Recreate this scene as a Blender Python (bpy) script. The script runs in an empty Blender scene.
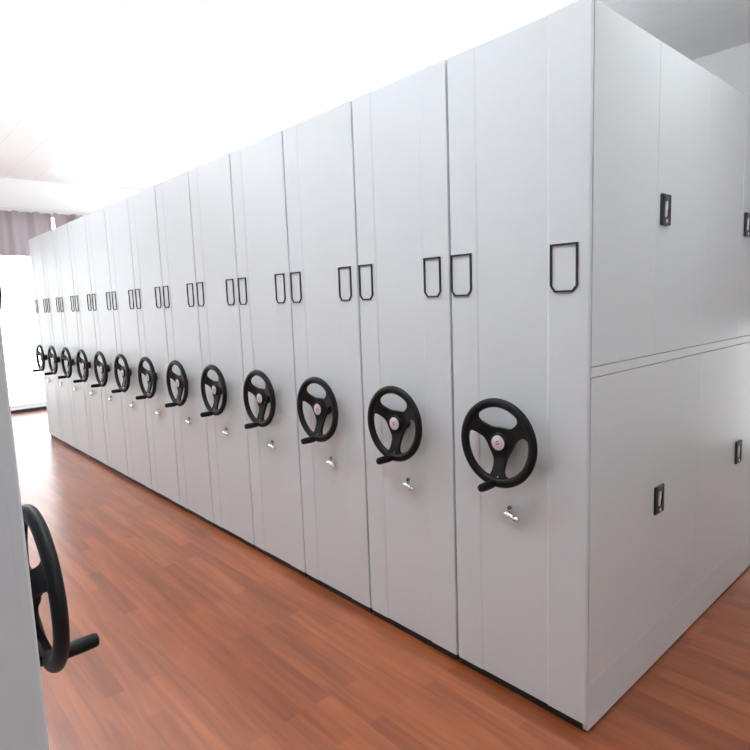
import bpy, bmesh, math
from mathutils import Matrix, Vector

S = bpy.context.scene
COL = S.collection
PI = math.pi

# ------------------------------------------------------------------ materials
def new_mat(name):
    m = bpy.data.materials.new(name)
    m.use_nodes = True
    return m, m.node_tree.nodes, m.node_tree.links, m.node_tree.nodes['Principled BSDF']

def srgb(r, g, b):
    f = lambda c: c / 12.92 if c <= 0.04045 else ((c + 0.055) / 1.055) ** 2.4
    return (f(r / 255), f(g / 255), f(b / 255), 1)

def plain(name, col, rough=0.5, metal=0.0, noise=0.0, scale=30, bump=0.0, coat=0.0):
    m, N, L, B = new_mat(name)
    B.inputs['Roughness'].default_value = rough
    B.inputs['Metallic'].default_value = metal
    if coat:
        B.inputs['Coat Weight'].default_value = coat
    if noise or bump:
        tc = N.new('ShaderNodeTexCoord'); nz = N.new('ShaderNodeTexNoise')
        nz.inputs['Scale'].default_value = scale; nz.inputs['Detail'].default_value = 4
        L.new(tc.outputs['Object'], nz.inputs['Vector'])
        mx = N.new('ShaderNodeMix'); mx.data_type = 'RGBA'
        mx.inputs['A'].default_value = tuple(c * (1 - noise) for c in col[:3]) + (1,)
        mx.inputs['B'].default_value = tuple(min(1, c * (1 + noise)) for c in col[:3]) + (1,)
        L.new(nz.outputs['Fac'], mx.inputs['Factor'])
        L.new(mx.outputs['Result'], B.inputs['Base Color'])
        if bump:
            bp = N.new('ShaderNodeBump'); bp.inputs['Strength'].default_value = bump
            bp.inputs['Distance'].default_value = 0.002
            L.new(nz.outputs['Fac'], bp.inputs['Height']); L.new(bp.outputs['Normal'], B.inputs['Normal'])
    else:
        B.inputs['Base Color'].default_value = col
    return m

M = {}
M['paint'] = plain('powder_coated_steel', (0.665, 0.71, 0.745, 1), 0.42, noise=0.012, scale=2.5)
M['paint_side'] = plain('powder_coated_steel_side', (0.665, 0.70, 0.72, 1), 0.27, noise=0.012, scale=2.5)
M['black_plastic'] = plain('black_moulded_plastic', (0.009, 0.009, 0.010, 1), 0.42, noise=0.15, scale=60, bump=0.05)
M['black_plastic'].node_tree.nodes['Principled BSDF'].inputs["Specular IOR Level"].default_value = 0.16
M['black_frame'] = plain('black_frame_plastic', (0.012, 0.011, 0.018, 1), 0.5)
M['black_steel'] = plain('black_base_steel', (0.01, 0.009, 0.009, 1), 0.6)
M['badge'] = plain('badge_white', (0.60, 0.615, 0.63, 1), 0.35)
M['badge_red'] = plain('badge_red', (0.55, 0.03, 0.08, 1), 0.4)
M['badge_pink'] = plain('badge_pink', (0.62, 0.25, 0.32, 1), 0.4)
M['chrome'] = plain('chrome', (0.82, 0.80, 0.80, 1), 0.12, 1.0)
M['dark_chrome'] = plain('dark_chrome', (0.25, 0.24, 0.24, 1), 0.25, 1.0)
M['latch'] = plain('bright_latch', (0.85, 0.85, 0.86, 1), 0.3, 0.3)
M['grey_plastic'] = plain('dark_grey_plastic', (0.09, 0.09, 0.095, 1), 0.45)
M['wall'] = plain('white_wall_paint', (0.86, 0.86, 0.86, 1), 0.7, noise=0.01, scale=8)
M['white_metal'] = plain('white_enamel', (0.85, 0.85, 0.85, 1), 0.35)
M['baseboard'] = plain('dark_baseboard', (0.02, 0.017, 0.018, 1), 0.5)

def floor_mat():
    m, N, L, B = new_mat('laminate_planks')
    tc = N.new('ShaderNodeTexCoord')
    br = N.new('ShaderNodeTexBrick')
    br.offset = 0.37; br.offset_frequency = 2; br.squash = 1
    br.inputs['Scale'].default_value = 1
    br.inputs['Brick Width'].default_value = 0.62
    br.inputs['Row Height'].default_value = 0.072
    br.inputs['Mortar Size'].default_value = 0.0006
    br.inputs['Mortar Smooth'].default_value = 0.4
    br.inputs['Bias'].default_value = 0.0
    br.inputs['Color1'].default_value = (0.245, 0.060, 0.019, 1)
    br.inputs['Color2'].default_value = (0.375, 0.110, 0.036, 1)
    br.inputs['Mortar'].default_value = (0.26, 0.07, 0.036, 1)
    L.new(tc.outputs['Object'], br.inputs['Vector'])
    mp = N.new('ShaderNodeMapping'); mp.inputs['Scale'].default_value = (1.4, 20, 1)
    L.new(tc.outputs['Object'], mp.inputs['Vector'])
    nz = N.new('ShaderNodeTexNoise'); nz.inputs['Scale'].default_value = 1.5
    nz.inputs['Detail'].default_value = 8; nz.inputs['Distortion'].default_value = 0.6
    L.new(mp.outputs['Vector'], nz.inputs['Vector'])
    rp = N.new('ShaderNodeValToRGB')
    rp.color_ramp.elements[0].position = 0.33; rp.color_ramp.elements[0].color = (0.71, 0.66, 0.63, 1)
    rp.color_ramp.elements[1].position = 0.68; rp.color_ramp.elements[1].color = (1.10, 1.11, 1.11, 1)
    L.new(nz.outputs['Fac'], rp.inputs['Fac'])
    mx = N.new('ShaderNodeMix'); mx.data_type = 'RGBA'; mx.blend_type = 'MULTIPLY'
    mx.inputs['Factor'].default_value = 1
    L.new(br.outputs['Color'], mx.inputs['A']); L.new(rp.outputs['Color'], mx.inputs['B'])
    L.new(mx.outputs['Result'], B.inputs['Base Color'])
    B.inputs['Roughness'].default_value = 0.28
    B.inputs['Specular IOR Level'].default_value = 0.9
    bp = N.new('ShaderNodeBump'); bp.inputs['Strength'].default_value = 0.02
    bp.inputs['Distance'].default_value = 0.003
    L.new(nz.outputs['Fac'], bp.inputs['Height']); L.new(bp.outputs['Normal'], B.inputs['Normal'])
    return m
M['floor'] = floor_mat()

def ceiling_mat():
    m, N, L, B = new_mat('white_ceiling_panels')
    tc = N.new('ShaderNodeTexCoord')
    mp = N.new('ShaderNodeMapping'); mp.inputs['Location'].default_value = (0, 0.1, 0)
    L.new(tc.outputs['Object'], mp.inputs['Vector'])
    br = N.new('ShaderNodeTexBrick'); br.offset = 0.0
    br.inputs['Scale'].default_value = 1
    br.inputs['Brick Width'].default_value = 1.2; br.inputs['Row Height'].default_value = 0.39
    br.inputs['Mortar Size'].default_value = 0.004
    br.inputs['Color1'].default_value = (0.88, 0.88, 0.88, 1)
    br.inputs['Color2'].default_value = (0.90, 0.90, 0.90, 1)
    br.inputs['Mortar'].default_value = (0.78, 0.78, 0.78, 1)
    L.new(mp.outputs['Vector'], br.inputs['Vector'])
    L.new(br.outputs['Color'], B.inputs['Base Color'])
    B.inputs['Roughness'].default_value = 0.75
    return m
M['ceiling'] = ceiling_mat()

def curtain_mat():
    m, N, L, B = new_mat('mauve_curtain_cloth')
    tc = N.new('ShaderNodeTexCoord'); wv = N.new('ShaderNodeTexNoise')
    wv.inputs['Scale'].default_value = 180
    L.new(tc.outputs['Object'], wv.inputs['Vector'])
    mx = N.new('ShaderNodeMix'); mx.data_type = 'RGBA'
    mx.inputs['A'].default_value = (0.44, 0.385, 0.405, 1); mx.inputs['B'].default_value = (0.50, 0.44, 0.46, 1)
    L.new(wv.outputs['Fac'], mx.inputs['Factor'])
    L.new(mx.outputs['Result'], B.inputs['Base Color'])
    B.inputs['Roughness'].default_value = 0.9
    tr = N.new('ShaderNodeBsdfTranslucent')
    L.new(mx.outputs['Result'], tr.inputs['Color'])
    ms = N.new('ShaderNodeMixShader'); ms.inputs[0].default_value = 0.4
    out = N['Material Output']
    L.new(B.outputs[0], ms.inputs[1]); L.new(tr.outputs[0], ms.inputs[2]); L.new(ms.outputs[0], out.inputs[0])
    return m
M['curtain'] = curtain_mat()

def glass_mat():
    m, N, L, B = new_mat('window_glass')
    tr = N.new('ShaderNodeBsdfTransparent'); tr.inputs['Color'].default_value = (0.95, 0.97, 0.97, 1)
    gl = N.new('ShaderNodeBsdfGlossy'); gl.inputs['Roughness'].default_value = 0.02
    fr = N.new('ShaderNodeFresnel'); fr.inputs['IOR'].default_value = 1.25
    ms = N.new('ShaderNodeMixShader')
    L.new(fr.outputs[0], ms.inputs[0]); L.new(tr.outputs[0], ms.inputs[1]); L.new(gl.outputs[0], ms.inputs[2])
    L.new(ms.outputs[0], N['Material Output'].inputs[0])
    return m
M['glass'] = glass_mat()

def emit(name, col, s):
    m, N, L, B = new_mat(name)
    B.inputs['Base Color'].default_value = (0.8, 0.8, 0.8, 1)
    B.inputs['Emission Color'].default_value = col
    B.inputs['Emission Strength'].default_value = s
    return m
M['fill_down'] = emit('fill_diffuser_down', (0.945, 1.0, 1.03, 1), 24.0)  # glow of the added hanging lamps, downward and upward
M['fill_up'] = emit('fill_diffuser_up', (0.945, 1.0, 1.03, 1), 40.0)

# ------------------------------------------------------------------ mesh helpers
def obj(name, bm, mat, parent=None, smooth=False, loc=None):
    me = bpy.data.meshes.new(name)
    bmesh.ops.recalc_face_normals(bm, faces=bm.faces)
    bm.to_mesh(me); bm.free()
    for m in (mat if isinstance(mat, (list, tuple)) else [mat]):
        me.materials.append(m)
    if smooth:
        for p in me.polygons:
            p.use_smooth = True
        me.set_sharp_from_angle(angle=math.radians(38))
    o = bpy.data.objects.new(name, me)
    COL.objects.link(o)
    if parent: o.parent = parent
    if loc: o.location = loc
    return o

def add_box(bm, x0, x1, y0, y1, z0, z1, bev=0.0, seg=2, mi=0):
    r = bmesh.ops.create_cube(bm, size=1)
    vs = r['verts']
    for v in vs:
        v.co = Vector((x0 + (v.co.x + .5) * (x1 - x0), y0 + (v.co.y + .5) * (y1 - y0), z0 + (v.co.z + .5) * (z1 - z0)))
    fs = set(f for v in vs for f in v.link_faces)
    for f in fs: f.material_index = mi
    if bev:
        es = list(set(e for v in vs for e in v.link_edges))
        bmesh.ops.bevel(bm, geom=es, offset=bev, segments=seg, affect='EDGES', profile=0.5, material=mi)
    return bm

def box(*a, **k):
    return add_box(bmesh.new(), *a, **k)

def add_lathe(bm, prof, mat4=None, n=32, mi=0):
    """prof: list of (radius, height) about local Z."""
    rings = []
    for r, h in prof:
        if r < 1e-6:
            rings.append([bm.verts.new((0, 0, h))])
        else:
            rings.append([bm.verts.new((r * math.cos(2 * PI * k / n), r * math.sin(2 * PI * k / n), h)) for k in range(n)])
    for a, b in zip(rings, rings[1:]):
        for k in range(n):
            k2 = (k + 1) % n
            if len(a) == 1 and len(b) == 1: continue
            if len(a) == 1: f = bm.faces.new((a[0], b[k], b[k2]))
            elif len(b) == 1: f = bm.faces.new((a[k], a[k2], b[0]))
            else: f = bm.faces.new((a[k], a[k2], b[k2], b[k]))
            f.material_index = mi
    vs = [v for r in rings for v in r]
    if mat4 is not None:
        bmesh.ops.transform(bm, matrix=mat4, verts=vs)
    return bm

def axis_matrix(origin, direction):
    d = Vector(direction).normalized()
    return Matrix.Translation(Vector(origin)) @ d.to_track_quat('Z', 'Y').to_matrix().to_4x4()

def add_prism(bm, pts, y0, y1, mi=0):
    """pts (x,z) closed outline extruded from y0 to y1."""
    a = [bm.verts.new((x, y0, z)) for x, z in pts]
    b = [bm.verts.new((x, y1, z)) for x, z in pts]
    n = len(pts)
    fs = [bm.faces.new(a), bm.faces.new(b[::-1])]
    for k in range(n):
        fs.append(bm.faces.new((a[k], b[k], b[(k + 1) % n], a[(k + 1) % n])))
    for f in fs: f.material_index = mi
    return bm

def tag(o, label, cat, group=None):
    o['label'] = label; o['category'] = cat
    if group: o['group'] = group
    return o

def struct(o):
    o['kind'] = 'structure'
    return o

# ------------------------------------------------------------------ dimensions
W = 0.55              # pitch of one cabinet along the row
W0 = 0.577            # the end cabinet
ZB, ZT = 0.040, 2.418 # bottom and top edge of the front panels
DEPTH = 2.87
WHEEL_Z = 1.012
DISH = 0.020
WHEEL_Y = -0.066

# ------------------------------------------------------------------ handwheel
def smax(a, b, k):
    h = max(k - abs(a - b), 0) / k
    return max(a, b) + h * h * k * 0.25

def hole_outline(phi, n=40):
    """rounded opening between two spokes, centred on angle phi"""
    c = 0.0975
    pts = []
    def f(x, y):
        r = math.hypot(x, y)
        d = r - 0.1305
        d = smax(d, 0.050 - r, 0.06)
        for s in (-1, 1):
            a = s * math.radians(60)
            # signed distance past the spoke edge (spoke half width 0.017)
            dist = -s * (-math.sin(a) * x + math.cos(a) * y)
            d = smax(d, 0.0225 - dist, 0.034)
        return d
    for k in range(n):
        t = 2 * PI * k / n
        lo, hi = 0.0, 0.2
        for _ in range(30):
            mid = (lo + hi) / 2
            if f(c + mid * math.cos(t), mid * math.sin(t)) < 0: lo = mid
            else: hi = mid
        x, y = c + lo * math.cos(t), lo * math.sin(t)
        pts.append((x * math.cos(phi) - y * math.sin(phi), x * math.sin(phi) + y * math.cos(phi)))
    return pts

def wheel_mesh():
    """handwheel in local XZ plane, front towards -Y, shaft end at y = 0.09"""
    bm = bmesh.new()
    loops = [[(0.146 * math.cos(2 * PI * k / 72), 0.146 * math.sin(2 * PI * k / 72)) for k in range(72)]]
    loops += [hole_outline(math.radians(a)) for a in (90, 210, 330)]
    edges = []
    for lp in loops:
        vs = [bm.verts.new((x, -0.006, z)) for x, z in lp]
        for k in range(len(vs)):
            edges.append(bm.edges.new((vs[k], vs[(k + 1) % len(vs)])))
    bmesh.ops.triangle_fill(bm, use_beauty=True, use_dissolve=False, edges=edges)
    # remove any faces filled inside the openings
    kill = []
    hole_polys = loops[1:]
    def inside(p, poly):
        c = False; j = len(poly) - 1
        for i in range(len(poly)):
            xi, yi = poly[i]; xj, yj = poly[j]
            if (yi > p[1]) != (yj > p[1]) and p[0] < (xj - xi) * (p[1] - yi) / (yj - yi) + xi: c = not c
            j = i
        return c
    for f in bm.faces:
        m = f.calc_center_median()
        if any(inside((m.x, m.z), hp) for hp in hole_polys): kill.append(f)
    if kill: bmesh.ops.delete(bm, geom=kill, context='FACES')
    r = bmesh.ops.extrude_face_region(bm, geom=list(bm.faces))
    bmesh.ops.translate(bm, verts=[g for g in r['geom'] if isinstance(g, bmesh.types.BMVert)], vec=(0, 0.014, 0))
    for v in bm.verts:                       # dish the web back towards the panel
        t = min(1, max(0, (0.128 - math.hypot(v.co.x, v.co.z)) / 0.075))
        v.co.y += DISH * t * t * (3 - 2 * t)
    # rim: oval section torus
    n, q = 72, 14
    rings = []
    for k in range(n):
        t = 2 * PI * k / n
        ring = []
        for j in range(q):
            s = 2 * PI * j / q
            rr = 0.1445 + 0.0165 * math.cos(s); yy = 0.0135 * math.sin(s)
            ring.append(bm.verts.new((rr * math.cos(t), yy, rr * math.sin(t))))
        rings.append(ring)
    for k in range(n):
        for j in range(q):
            a, b = rings[k], rings[(k + 1) % n]
            bm.faces.new((a[j], a[(j + 1) % q], b[(j + 1) % q], b[j]))
    # hub boss, front and back
    add_lathe(bm, [(0.0, -0.016), (0.030, -0.016), (0.034, -0.013), (0.037, -0.004), (0.046, 0.0), (0.044, 0.012), (0.034, 0.030), (0.031, 0.036), (0.0, 0.036)],
              Matrix.Translation((0, DISH, 0)) @ Matrix.Rotation(-PI / 2, 4, 'X'), n=36)
    return bm

def crank_bm():
    z = -0.1445
    bm = bmesh.new()
    add_lathe(bm, [(0, -0.016), (0.010, -0.016), (0.012, 0.012), (0.0095, 0.018), (0.0105, 0.022), (0.0145, 0.026), (0.0155, 0.060),
                   (0.0145, 0.091), (0.0125, 0.097), (0.006, 0.100), (0, 0.100)],
              axis_matrix((-0.006, 0.004, z), (0, -1, 0)), n=24)
    return bm

def badge_bm():
    bm = bmesh.new()
    R = Matrix.Rotation(PI / 2, 4, 'X')
    add_lathe(bm, [(0, 0.0), (0.0265, 0.0), (0.027, -0.0002), (0.0265, 0.0022), (0.0255, 0.0028), (0, 0.0028)], Matrix.Translation((0, -0.0158, 0)) @ R, n=36, mi=0)
    y0, y1 = -0.0190, -0.0184
    # red ring emblem with a bar, open at the upper right
    n = 22; a0, a1 = math.radians(40), math.radians(360)
    for k in range(n):
        t0 = a0 + (a1 - a0) * k / n; t1 = a0 + (a1 - a0) * (k + 1) / n
        add_prism(bm, [(0.0048 * math.cos(t0), 0.0048 * math.sin(t0)), (0.0088 * math.cos(t0), 0.0088 * math.sin(t0)),
                       (0.0088 * math.cos(t1), 0.0088 * math.sin(t1)), (0.0048 * math.cos(t1), 0.0048 * math.sin(t1))], y0, y1, 1)
    add_prism(bm, [(0.0005, -0.0012), (0.0070, -0.0012), (0.0070, 0.0016), (0.0005, 0.0016)], y0, y1, 1)
    # small pale-red characters in an arc along the lower right of the badge
    for k in range(9):
        t = math.radians(225 + k * 22)
        c, s = math.cos(t), math.sin(t)
        cx, cz = 0.0165 * c, 0.0165 * s
        w, h = 0.0017, 0.0021
        add_prism(bm, [(cx - w * s * -1 - h * c, cz - w * c - h * s), (cx + w * s * -1 - h * c, cz + w * c - h * s),
                       (cx + w * s * -1 + h * c, cz + w * c + h * s), (cx - w * s * -1 + h * c, cz - w * c + h * s)], y0, y1, 2)
    return bm

def make_handwheel(parent, loc):
    e = -loc[1] - 0.0003 + 0.003      # distance from the rim plane back to the recessed panel
    hw = obj('handwheel', wheel_mesh(), M['black_plastic'], parent, True, loc)
    hw.scale = (1.02, 1, 1.02)
    hw['label'] = 'black three-spoke plastic handwheel'
    bm = bmesh.new()
    add_lathe(bm, [(0, 0.050), (0.026, 0.050), (0.026, e - 0.014), (0.033, e - 0.010), (0.033, e), (0, e)], Matrix.Rotation(-PI / 2, 4, 'X'), n=28)
    obj('shaft', bm, M['black_steel'], hw, True)
    obj('crank_handle', crank_bm(), M['black_plastic'], hw, True)
    b = obj('badge', badge_bm(), [M['badge'], M['badge_red'], M['badge_pink']], hw, True)
    b.location = (0, DISH, 0)
    b['label'] = 'round white badge with a red emblem'
    bm = bmesh.new()
    add_lathe(bm, [(0, 0), (0.0035, 0), (0.003, 0.0015), (0, 0.002)], axis_matrix((0.005, -0.0066, -0.122), (0, -1, 0)), n=12)
    sc = obj('screw', bm, M['chrome'], hw, True); sc['label'] = 'small bright screw head'
    return hw

# ------------------------------------------------------------------ label frame
def frame_bm(w, h, t=0.0065, d=0.006):
    """rectangular holder outline with both lower corners cut; local origin at upper left, front at -d"""
    c = 0.022
    out = [(0, 0), (w, 0), (w, -h + c), (w - c * .8, -h), (c * .8, -h), (0, -h + c)]
    ci = c - t * 0.4
    inn = [(t, -t), (w - t, -t), (w - t, -h + t * .4 + ci), (w - c * .8 - t * .2, -h + t), (c * .8 + t * .2, -h + t), (t, -h + t * .4 + ci)]
    bm = bmesh.new()
    L = []
    for y in (0, -d):
        L.append(([bm.verts.new((x, y, z)) for x, z in out], [bm.verts.new((x, y, z)) for x, z in inn]))
    n = 6
    for k in range(n):
        j = (k + 1) % n
        (ob, ib), (of, i_f) = L
        bm.faces.new((of[k], of[j], i_f[j], i_f[k]))
        bm.faces.new((ob[k], ib[k], ib[j], ob[j]))
        bm.faces.new((ob[k], ob[j], of[j], of[k]))
        bm.faces.new((ib[k], i_f[k], i_f[j], ib[j]))
    return bm

# ------------------------------------------------------------------ front panel
def front_panel_bm(x0, x1, thick):
    """sheet-steel front with rounded edges and a shallow recessed centre field"""
    w = x1 - x0
    a = x0 + 0.226 * w; b = x0 + 0.735 * w
    rec = 0.0030; sl = 0.006; r = 0.004
    prof = [(x0, thick), (x0, r), (x0 + r * .3, r * .3), (x0 + r, 0), (a - sl, 0), (a, rec), (b, rec), (b + sl, 0), (x1 - r, 0), (x1 - r * .3, r * .3), (x1, r), (x1, thick)]
    bm = bmesh.new()
    lo = [bm.verts.new((x, y, ZB)) for x, y in prof]
    hi = [bm.verts.new((x, y, ZT)) for x, y in prof]
    n = len(prof)
    for k in range(n):
        j = (k + 1) % n
        bm.faces.new((lo[k], lo[j], hi[j], hi[k]))
    bm.faces.new(lo[::-1]); bm.faces.new(hi)
    return bm

def lock_bm_parts(parent, loc):
    bm = bmesh.new()
    pts = []
    for k in range(24):
        t = 2 * PI * k / 24
        pts.append((0.0105 * math.cos(t), 0.0105 * math.sin(t) + (0.012 if math.sin(t) > 0 else -0.010)))
    add_prism(bm, pts, 0.0, -0.004)
    lk = obj('lock', bm, M['chrome'], parent, True, loc)
    lk['label'] = 'small chrome lock below the handwheel'
    bm = bmesh.new()
    add_lathe(bm, [(0, 0), (0.0085, 0), (0.0085, 0.008), (0.0065, 0.011), (0, 0.011)], axis_matrix((0, -0.004, -0.006), (0, -1, 0)), n=20)
    obj('lock_barrel', bm, M['chrome'], lk, True)
    bm = bmesh.new()
    add_lathe(bm, [(0, 0), (0.008, 0.0005), (0.0115, 0.007), (0.012, 0.048), (0.010, 0.062), (0, 0.065)], axis_matrix((-0.010, -0.020, -0.004), (1, -0.06, -0.2)), n=20)
    obj('lock_lever', bm, M['chrome'], lk, True)
    bm = bmesh.new()
    add_lathe(bm, [(0, 0), (0.0075, 0), (0.0065, 0.007), (0, 0.008)], axis_matrix((0, -0.004, 0.013), (0, -1, 0)), n=16)
    k = obj('keyhole_plug', bm, M['dark_chrome'], lk, True)
    return lk

def make_cabinet(width, depth, end=False, cx=None, wy=WHEEL_Y, wz=WHEEL_Z, flush=False):
    """local X from 0 (left) to width (right); front panel plane at y=0; floor z=0"""
    root = bpy.data.objects.new('mobile_shelving_cabinet', None)
    root.empty_display_size = 0.3
    COL.objects.link(root)
    th = 0.012 if end else 0.018
    xr = width - (0.0015 if end else 0.005)
    xl = 0.005
    obj('front_panel', front_panel_bm(xl, xr, th), M['paint'], root)
    bx1 = width - (0.020 if end else 0.004)
    if flush:
        obj('body', box(0.005, bx1, th + 0.0001, depth, 0.045, ZT), M['paint'], root)
    else:
        obj('body', box(0.004, bx1, th + 0.0005, depth, 0.05, ZT - 0.006, bev=0.002, seg=1), M['paint'], root)
    obj('base', box(0.002, width - 0.022, 0.019, depth - 0.03, 0.0, 0.0445 if flush else 0.0495), M['black_steel'], root)
    fw = 0.100 if end else 0.0895
    lx = 0.007 if end else 0.013
    rx = 0.4375 if end else width - 0.046 - fw
    for x in (lx, rx):
        f = obj('label_frame', frame_bm(fw, 0.158), M['black_frame'], root, False, (x, 0, 1.700))
    if cx is None: cx = 0.263 if end else 0.275
    make_handwheel(root, (cx, wy, wz))
    lock_bm_parts(root, ((0.268 if end else 0.288), 0.003, 0.740))
    if end:
        side_doors(root, width, depth)
    return root

def handle_parts(door, x, yc, zc):
    """recessed black pull plate on a door facing +X, a little proud of it"""
    w, h = 0.039, 0.056
    bm = bmesh.new()
    d = 0.010
    add_box(bm, x, x + d, yc - w, yc - w + 0.020, zc - h, zc + h, bev=0.002, seg=1)
    add_box(bm, x, x + d, yc + w - 0.020, yc + w, zc - h, zc + h, bev=0.002, seg=1)
    add_box(bm, x, x + d, yc - w + 0.019, yc + w - 0.019, zc + h - 0.022, zc + h, bev=0.001, seg=1, mi=1)
    add_box(bm, x, x + d, yc - w + 0.019, yc + w - 0.019, zc - h, zc - h + 0.028, bev=0.001, seg=1, mi=1)
    add_box(bm, x, x + 0.002, yc - w + 0.019, yc + w - 0.019, zc - h + 0.027, zc + h - 0.021)
    hp = obj('door_handle', bm, [M['black_frame'], M['grey_plastic']], door)
    hp['label'] = 'black rectangular pull plate'
    # latch tongue with a stepped outline
    bm = bmesh.new()
    z0, z1 = zc - h + 0.031, zc + h - 0.024
    zm = (z0 + z1) / 2
    pts = [(-0.010, z0), (0.008, z0), (0.010, zm - .006), (0.014, zm + 0.006), (0.014, z1), (-0.002, z1), (-0.004, zm + 0.012), (-0.011, zm - 0.002)]
    a = [bm.verts.new((x + 0.0022, yc + p, z)) for p, z in pts]
    b = [bm.verts.new((x + 0.0085, yc + p, z)) for p, z in pts]
    bm.faces.new(a[::-1]); bm.faces.new(b)
    for k in range(len(pts)):
        j = (k + 1) % len(pts)
        bm.faces.new((a[k], a[j], b[j], b[k]))
    lt = obj('latch', bm, M['latch'], door); lt['label'] = 'bright metal latch tongue'
    bm = bmesh.new()
    add_lathe(bm, [(0, 0), (0.006, 0), (0.005, 0.002), (0, 0.0022)], axis_matrix((x + d + 0.0003, yc, zc - h + 0.014), (1, 0, 0)), n=14)
    obj('keyhole', bm, M['latch'], door, True)

def side_doors(root, width, depth):
    x0, x1 = width - 0.0195, width
    g = 0.0013
    unit = 0.955; first = 0.015
    zlo, zmid0, zmid1, ztop = 0.184, 1.261, 1.297, ZT - 0.004
    obj('side_rail', box(x0, x1, first, depth, zmid0 + g, zmid1 - g, bev=0.001, seg=1), M['paint_side'], root)
    obj('plinth_rail', box(x0, x1, first, depth, 0.008, zlo - g, bev=0.002, seg=2), M['paint_side'], root)
    for u in range(3):
        y = first + u * unit + (0.0 if u == 0 else 0.0)
        ye = min(y + unit, depth)
        ym = y + unit / 2
        for k, (ya, yb) in enumerate(((y, ym), (ym, ye))):
            d = obj('upper_door', box(x0, x1, ya + g, yb - g, zmid1 + g, ztop, bev=0.001, seg=1), M['paint_side'], root)
            if k == 1:
                handle_parts(d, x1, ym + 0.062, 1.835)
        d = obj('lower_door', box(x0, x1, y + g * .5, ye - g * .5, zlo, zmid0 - g, bev=0.001, seg=1), M['paint_side'], root)
        handle_parts(d, x1, y + 0.545, 0.714)

# ------------------------------------------------------------------ the row
end_cab = make_cabinet(W0, DEPTH, True)
end_cab.location = (0, 0, 0)
tag(end_cab, 'nearest grey cabinet of the long row, with doors along its side', 'cabinet', 'mobile shelving cabinets in the long row')

def copy_tree(o, parent=None):
    c = o.copy(); COL.objects.link(c)
    if parent: c.parent = parent
    for ch in list(o.children):
        copy_tree(ch, c)
    return c

ords = ['second', 'third', 'fourth', 'fifth', 'sixth', 'seventh', 'eighth', 'ninth', 'tenth', 'eleventh', 'twelfth', 'thirteenth']
proto = make_cabinet(W, DEPTH)
for i, w in enumerate(ords):
    c = proto if i == 0 else copy_tree(proto)
    c.location = (-(i + 1) * W, 0, 0)
    if i == 11:
        lab = 'farthest grey cabinet with handwheel, at the left end of the row by the window'
    elif i == 10:
        lab = 'last but one grey cabinet with handwheel towards the far left end of row'
    elif i == 0:
        lab = 'grey shelving cabinet with black handwheel directly left of the nearest one'
    else:
        lab = '%s grey cabinet with black handwheel from the near right end of the row' % w
    tag(c, lab, 'cabinet', 'mobile shelving cabinets in the long row')

# the cabinet across the aisle, turned to face the row
opp = make_cabinet(W0, 1.6, cx=0.310, wy=-0.065, wz=WHEEL_Z - 0.008, flush=True)
opp.location = (0.56, -1.604, 0)
opp.rotation_euler = (0, 0, PI)
tag(opp, 'grey cabinet across the aisle at the left edge, plain side facing us, handwheel half hidden', 'cabinet')

# ------------------------------------------------------------------ room shell
XL, XR, YB, YF, H = -9.05, 4.2, -4.2, 4.2, 3.6

struct(obj('floor', box(XL - .2, XR + .2, YB - .2, YF + .2, -0.12, 0.0), M['floor']))
struct(obj('ceiling', box(XL - .2, XR + .2, YB - .2, YF + .2, H, H + 0.12), M['ceiling']))

def wall_with_holes(name, axis, at, thick, u0, u1, holes):
    """axis 'x': wall at X=at, u along Y; axis 'y': wall at Y=at, u along X. holes: (u0,u1,z0,z1)"""
    bm = bmesh.new()
    def piece(a, b, z0, z1):
        if b - a < 1e-4 or z1 - z0 < 1e-4: return
        lo, hi = min(at, at + thick), max(at, at + thick)
        if axis == 'x': add_box(bm, lo, hi, a, b, z0, z1)
        else: add_box(bm, a, b, lo, hi, z0, z1)
    u = u0
    for (a, b, z0, z1) in sorted(holes):
        piece(u, a, 0, H); piece(a, b, 0, z0); piece(a, b, z1, H)
        u = b
    piece(u, u1, 0, H)
    return struct(obj(name, bm, M['wall']))

win_left = [(-2.6, 2.6, 0.055, 3.11)]
win_front = [(-8.95, -6.6, 0.06, 3.2), (0.68, 1.34, 0.05, 1.25)]  # second opening added and sized to reflect a bright strip on the side doors
win_back = []
win_right_fill = [(-2.0, 0.6, 2.1, 3.4)]  # unseen high opening, added to brighten the side doors
wall_with_holes('wall_left', 'x', XL, -0.2, YB, YF, win_left)
wall_with_holes('wall_right', 'x', XR, 0.2, YB, YF, win_right_fill)
wall_with_holes('wall_front', 'y', YF, 0.2, XL - .2, XR + .2, win_front)
wall_with_holes('wall_back', 'y', YB, -0.2, XL - .2, XR + .2, win_back)

struct(obj('baseboard_left', box(XL, XL + 0.03, YB, YF, 0.001, 0.042), M['baseboard']))

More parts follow.
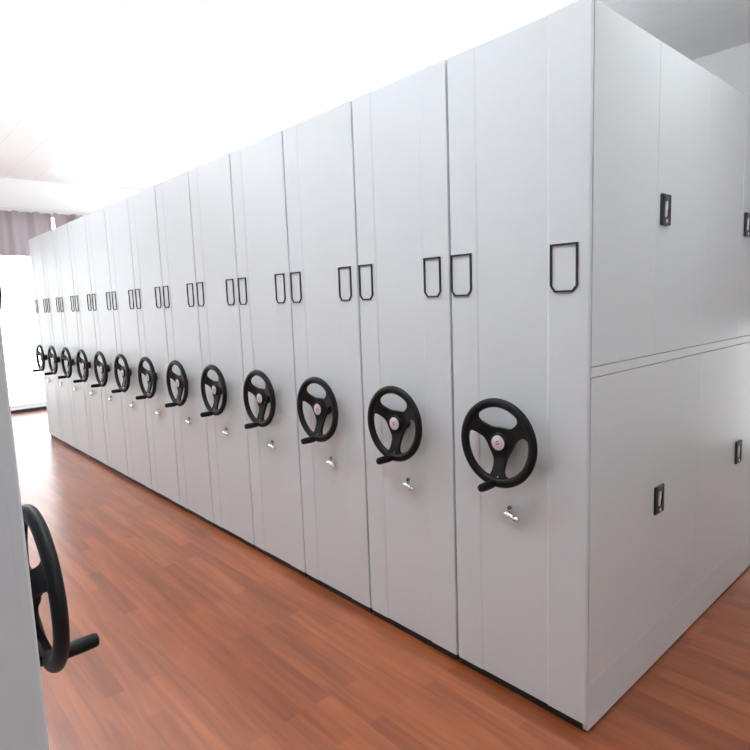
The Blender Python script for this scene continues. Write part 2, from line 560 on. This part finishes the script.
wn = [0]
def window(axis, at, thick, u0, u1, z0, z1, mull):
    wn[0] += 1
    ft = 0.05
    def bx(bm, a, b, c, d, t0, t1):
        lo, hi = sorted((at + thick * t0, at + thick * t1))
        if axis == 'x': add_box(bm, lo, hi, a, b, c, d)
        else: add_box(bm, a, b, lo, hi, c, d)
    bm = bmesh.new()
    bx(bm, u0, u1, z0, z0 + ft, .3, .6); bx(bm, u0, u1, z1 - ft, z1, .3, .6)
    us = [u0 + (u1 - u0) * k / mull for k in range(mull + 1)]
    for k, u in enumerate(us):
        a = u if k == 0 else (u - ft if k == mull else u - ft / 2)
        bx(bm, a, a + ft, z0 + ft, z1 - ft, .3, .6)
    w = struct(obj('window_%d' % wn[0], bm, M['white_metal']))
    for k in range(mull):
        bm = bmesh.new()
        bx(bm, us[k] + ft * .5, us[k + 1] - ft * .5, z0 + ft, z1 - ft, .43, .46)
        obj('pane', bm, M['glass'], w)
    # daylight sampling portal in the opening
    ld = bpy.data.lights.new('daylight_portal', 'AREA'); ld.shape = 'RECTANGLE'
    ld.size = (u1 - u0) - .1; ld.size_y = (z1 - z0) - .1
    ld.cycles.is_portal = True
    lo = bpy.data.objects.new('daylight_portal', ld); COL.objects.link(lo)
    p = at + thick * .8
    zc = (z0 + z1) / 2; uc = (u0 + u1) / 2
    inward = -1 if thick > 0 else 1
    if axis == 'x': lo.location = (p, uc, zc); d = Vector((inward, 0, 0))
    else: lo.location = (uc, p, zc); d = Vector((0, inward, 0))
    lo.rotation_euler = d.to_track_quat('-Z', 'Y').to_euler()

for h in win_left: window('x', XL, -0.2, *h, 4)
for h in win_front: window('y', YF, 0.2, *h, 2 if h[1] < 0 else 1)
for h in win_right_fill: window('x', XR, 0.2, *h, 2)
for h in win_back: window('y', YB, -0.2, *h, 2)

# ------------------------------------------------------------------ curtains on the far window
def curtain_bm(y0, y1, z0, z1, phase=0.0):
    bm = bmesh.new()
    step = 0.0125
    n = int((y1 - y0) / step); rows = 14
    grid = []
    for i in range(n + 1):
        y = y0 + (y1 - y0) * i / n
        col = []
        for j in range(rows + 1):
            t = j / rows
            scal = 0.022 * abs(math.sin((y + phase) * PI / 0.145)) ** 0.6 - 0.022
            z = z0 + (z1 + scal * 1.4 - z0) * t
            amp = 0.042 + 0.014 * (1 - t)
            x = amp * math.sin((y + phase) * 2 * PI / 0.29 + 0.5 * math.sin(y * 3.1)) + 0.012 * math.sin(y * 2 * PI / 0.145 + 1) * t
            col.append(bm.verts.new((x, y, z)))
        grid.append(col)
    for i in range(n):
        for j in range(rows):
            bm.faces.new((grid[i][j], grid[i + 1][j], grid[i + 1][j + 1], grid[i][j + 1]))
    bmesh.ops.solidify(bm, geom=list(bm.faces), thickness=0.004)
    return bm

CX = XL + 0.13
c1 = obj('curtain', curtain_bm(-2.4, 0.855, 2.425, 3.10), M['curtain'], None, True, (CX, 0, 0))
tag(c1, 'greyish mauve pleated short curtain on the far window, left of the narrow white gap', 'curtain', 'short curtains on the far window')
c2 = obj('curtain', curtain_bm(0.888, 2.6, 2.425, 3.10, 0.04), M['curtain'], None, True, (CX, 0, 0))
tag(c2, 'greyish mauve short curtain right of the narrow white gap, mostly hidden by the cabinets', 'curtain', 'short curtains on the far window')

rod = bpy.data.objects.new('curtain_rail', None); COL.objects.link(rod); rod.location = (CX, 0, 3.14)
tag(rod, 'white curtain rail on the far wall above the mauve curtains', 'curtain rail')
bm = bmesh.new()
add_lathe(bm, [(0, 0), (0.014, 0), (0.014, 5.2), (0, 5.2)], axis_matrix((0, -2.5, 0), (0, 1, 0)), n=16)
obj('rail', bm, M['white_metal'], rod, True)
for y in (-2.45, 0.1, 2.65):
    obj('bracket', box(-0.13, 0.0, y - .01, y + .01, -.01, .03), M['white_metal'], rod)

# ------------------------------------------------------------------ unseen hanging lamps, added to brighten ceiling, cabinets and side doors
def make_fill_light():
    root = bpy.data.objects.new('unseen_fill_light', None); COL.objects.link(root)
    obj('housing', box(-0.6, 0.6, -0.10, 0.10, -0.03, 0.03, bev=0.004), M['white_metal'], root)
    obj('lower_diffuser', box(-0.58, 0.58, -0.085, 0.085, -0.036, -0.0305), M['fill_down'], root)
    obj('upper_diffuser', box(-0.58, 0.58, -0.085, 0.085, 0.0305, 0.036), M['fill_up'], root)
    for x in (-0.5, 0.5):
        bm = bmesh.new()
        add_lathe(bm, [(0, 0.03), (0.003, 0.03), (0.003, 0.55), (0, 0.55)], Matrix.Translation((x, 0.094, 0)), n=8)
        obj('suspension_wire', bm, M['white_metal'], root)
    return root
spots = [(-4.7, -1.1, 'over the far middle of the aisle'),
         (-3.35, -1.1, 'over the middle of the aisle'), (-1.3, -1.1, 'over the near middle of the aisle'),
         (0.3, -1.1, 'over the near end of the aisle'),
         (-7.9, -1.2, 'beside the far window'), (1.2, 0.6, 'beside the near end of the row'),
         (-7.7, 1.7, 'above the far end of the cabinet row'), (-5.4, 1.7, 'above the far middle of the cabinet row'),
         (-3.6, 1.7, 'above the middle of the cabinet row'), (-1.8, 1.7, 'above the near middle of the cabinet row')]
pl = make_fill_light()
for i, (x, y, where) in enumerate(spots):
    o = pl if i == 0 else copy_tree(pl)
    o.location = (x, y, H - 0.55)
    tag(o, 'added unseen fill lamp hanging ' + where, 'lamp', 'added fill lamps out of view')

# ------------------------------------------------------------------ world: bright overcast daylight
w = bpy.data.worlds.new('overcast_sky'); S.world = w
w.use_nodes = True
N, L = w.node_tree.nodes, w.node_tree.links
bg = N['Background']
tc = N.new('ShaderNodeTexCoord'); sx = N.new('ShaderNodeSeparateXYZ')
L.new(tc.outputs['Generated'], sx.inputs[0])
mr = N.new('ShaderNodeMapRange')
mr.inputs['From Min'].default_value = -0.3; mr.inputs['From Max'].default_value = 0.3
L.new(sx.outputs['Z'], mr.inputs['Value'])
mx = N.new('ShaderNodeMix'); mx.data_type = 'RGBA'
mx.inputs['A'].default_value = (0.75, 0.74, 0.72, 1); mx.inputs['B'].default_value = (0.94, 0.97, 1.0, 1)
L.new(mr.outputs['Result'], mx.inputs['Factor']); L.new(mx.outputs['Result'], bg.inputs['Color'])
bg.inputs['Strength'].default_value = 5.0

# ------------------------------------------------------------------ camera
cd = bpy.data.cameras.new('camera'); cd.sensor_width = 36; cd.lens = 28.157
cd.clip_start = 0.05; cd.clip_end = 100
cam = bpy.data.objects.new('camera', cd); COL.objects.link(cam)
R = Matrix(((0.6710827649584, -0.0683182202819461, 0.7382279751901145),
            (0.7405033706797289, 0.11024258474878358, -0.6629489652453401),
            (-0.03609266667549973, 0.9915539285815042, 0.12457177098699575)))
cam.matrix_world = Matrix.Translation((1.512, -1.768, 1.535)) @ R.to_4x4()
S.camera = cam

S.view_settings.view_transform = 'Standard'
S.view_settings.look = 'None'
S.view_settings.gamma = 1
S.view_settings.use_curve_mapping = False
S.view_settings.exposure = -0.05
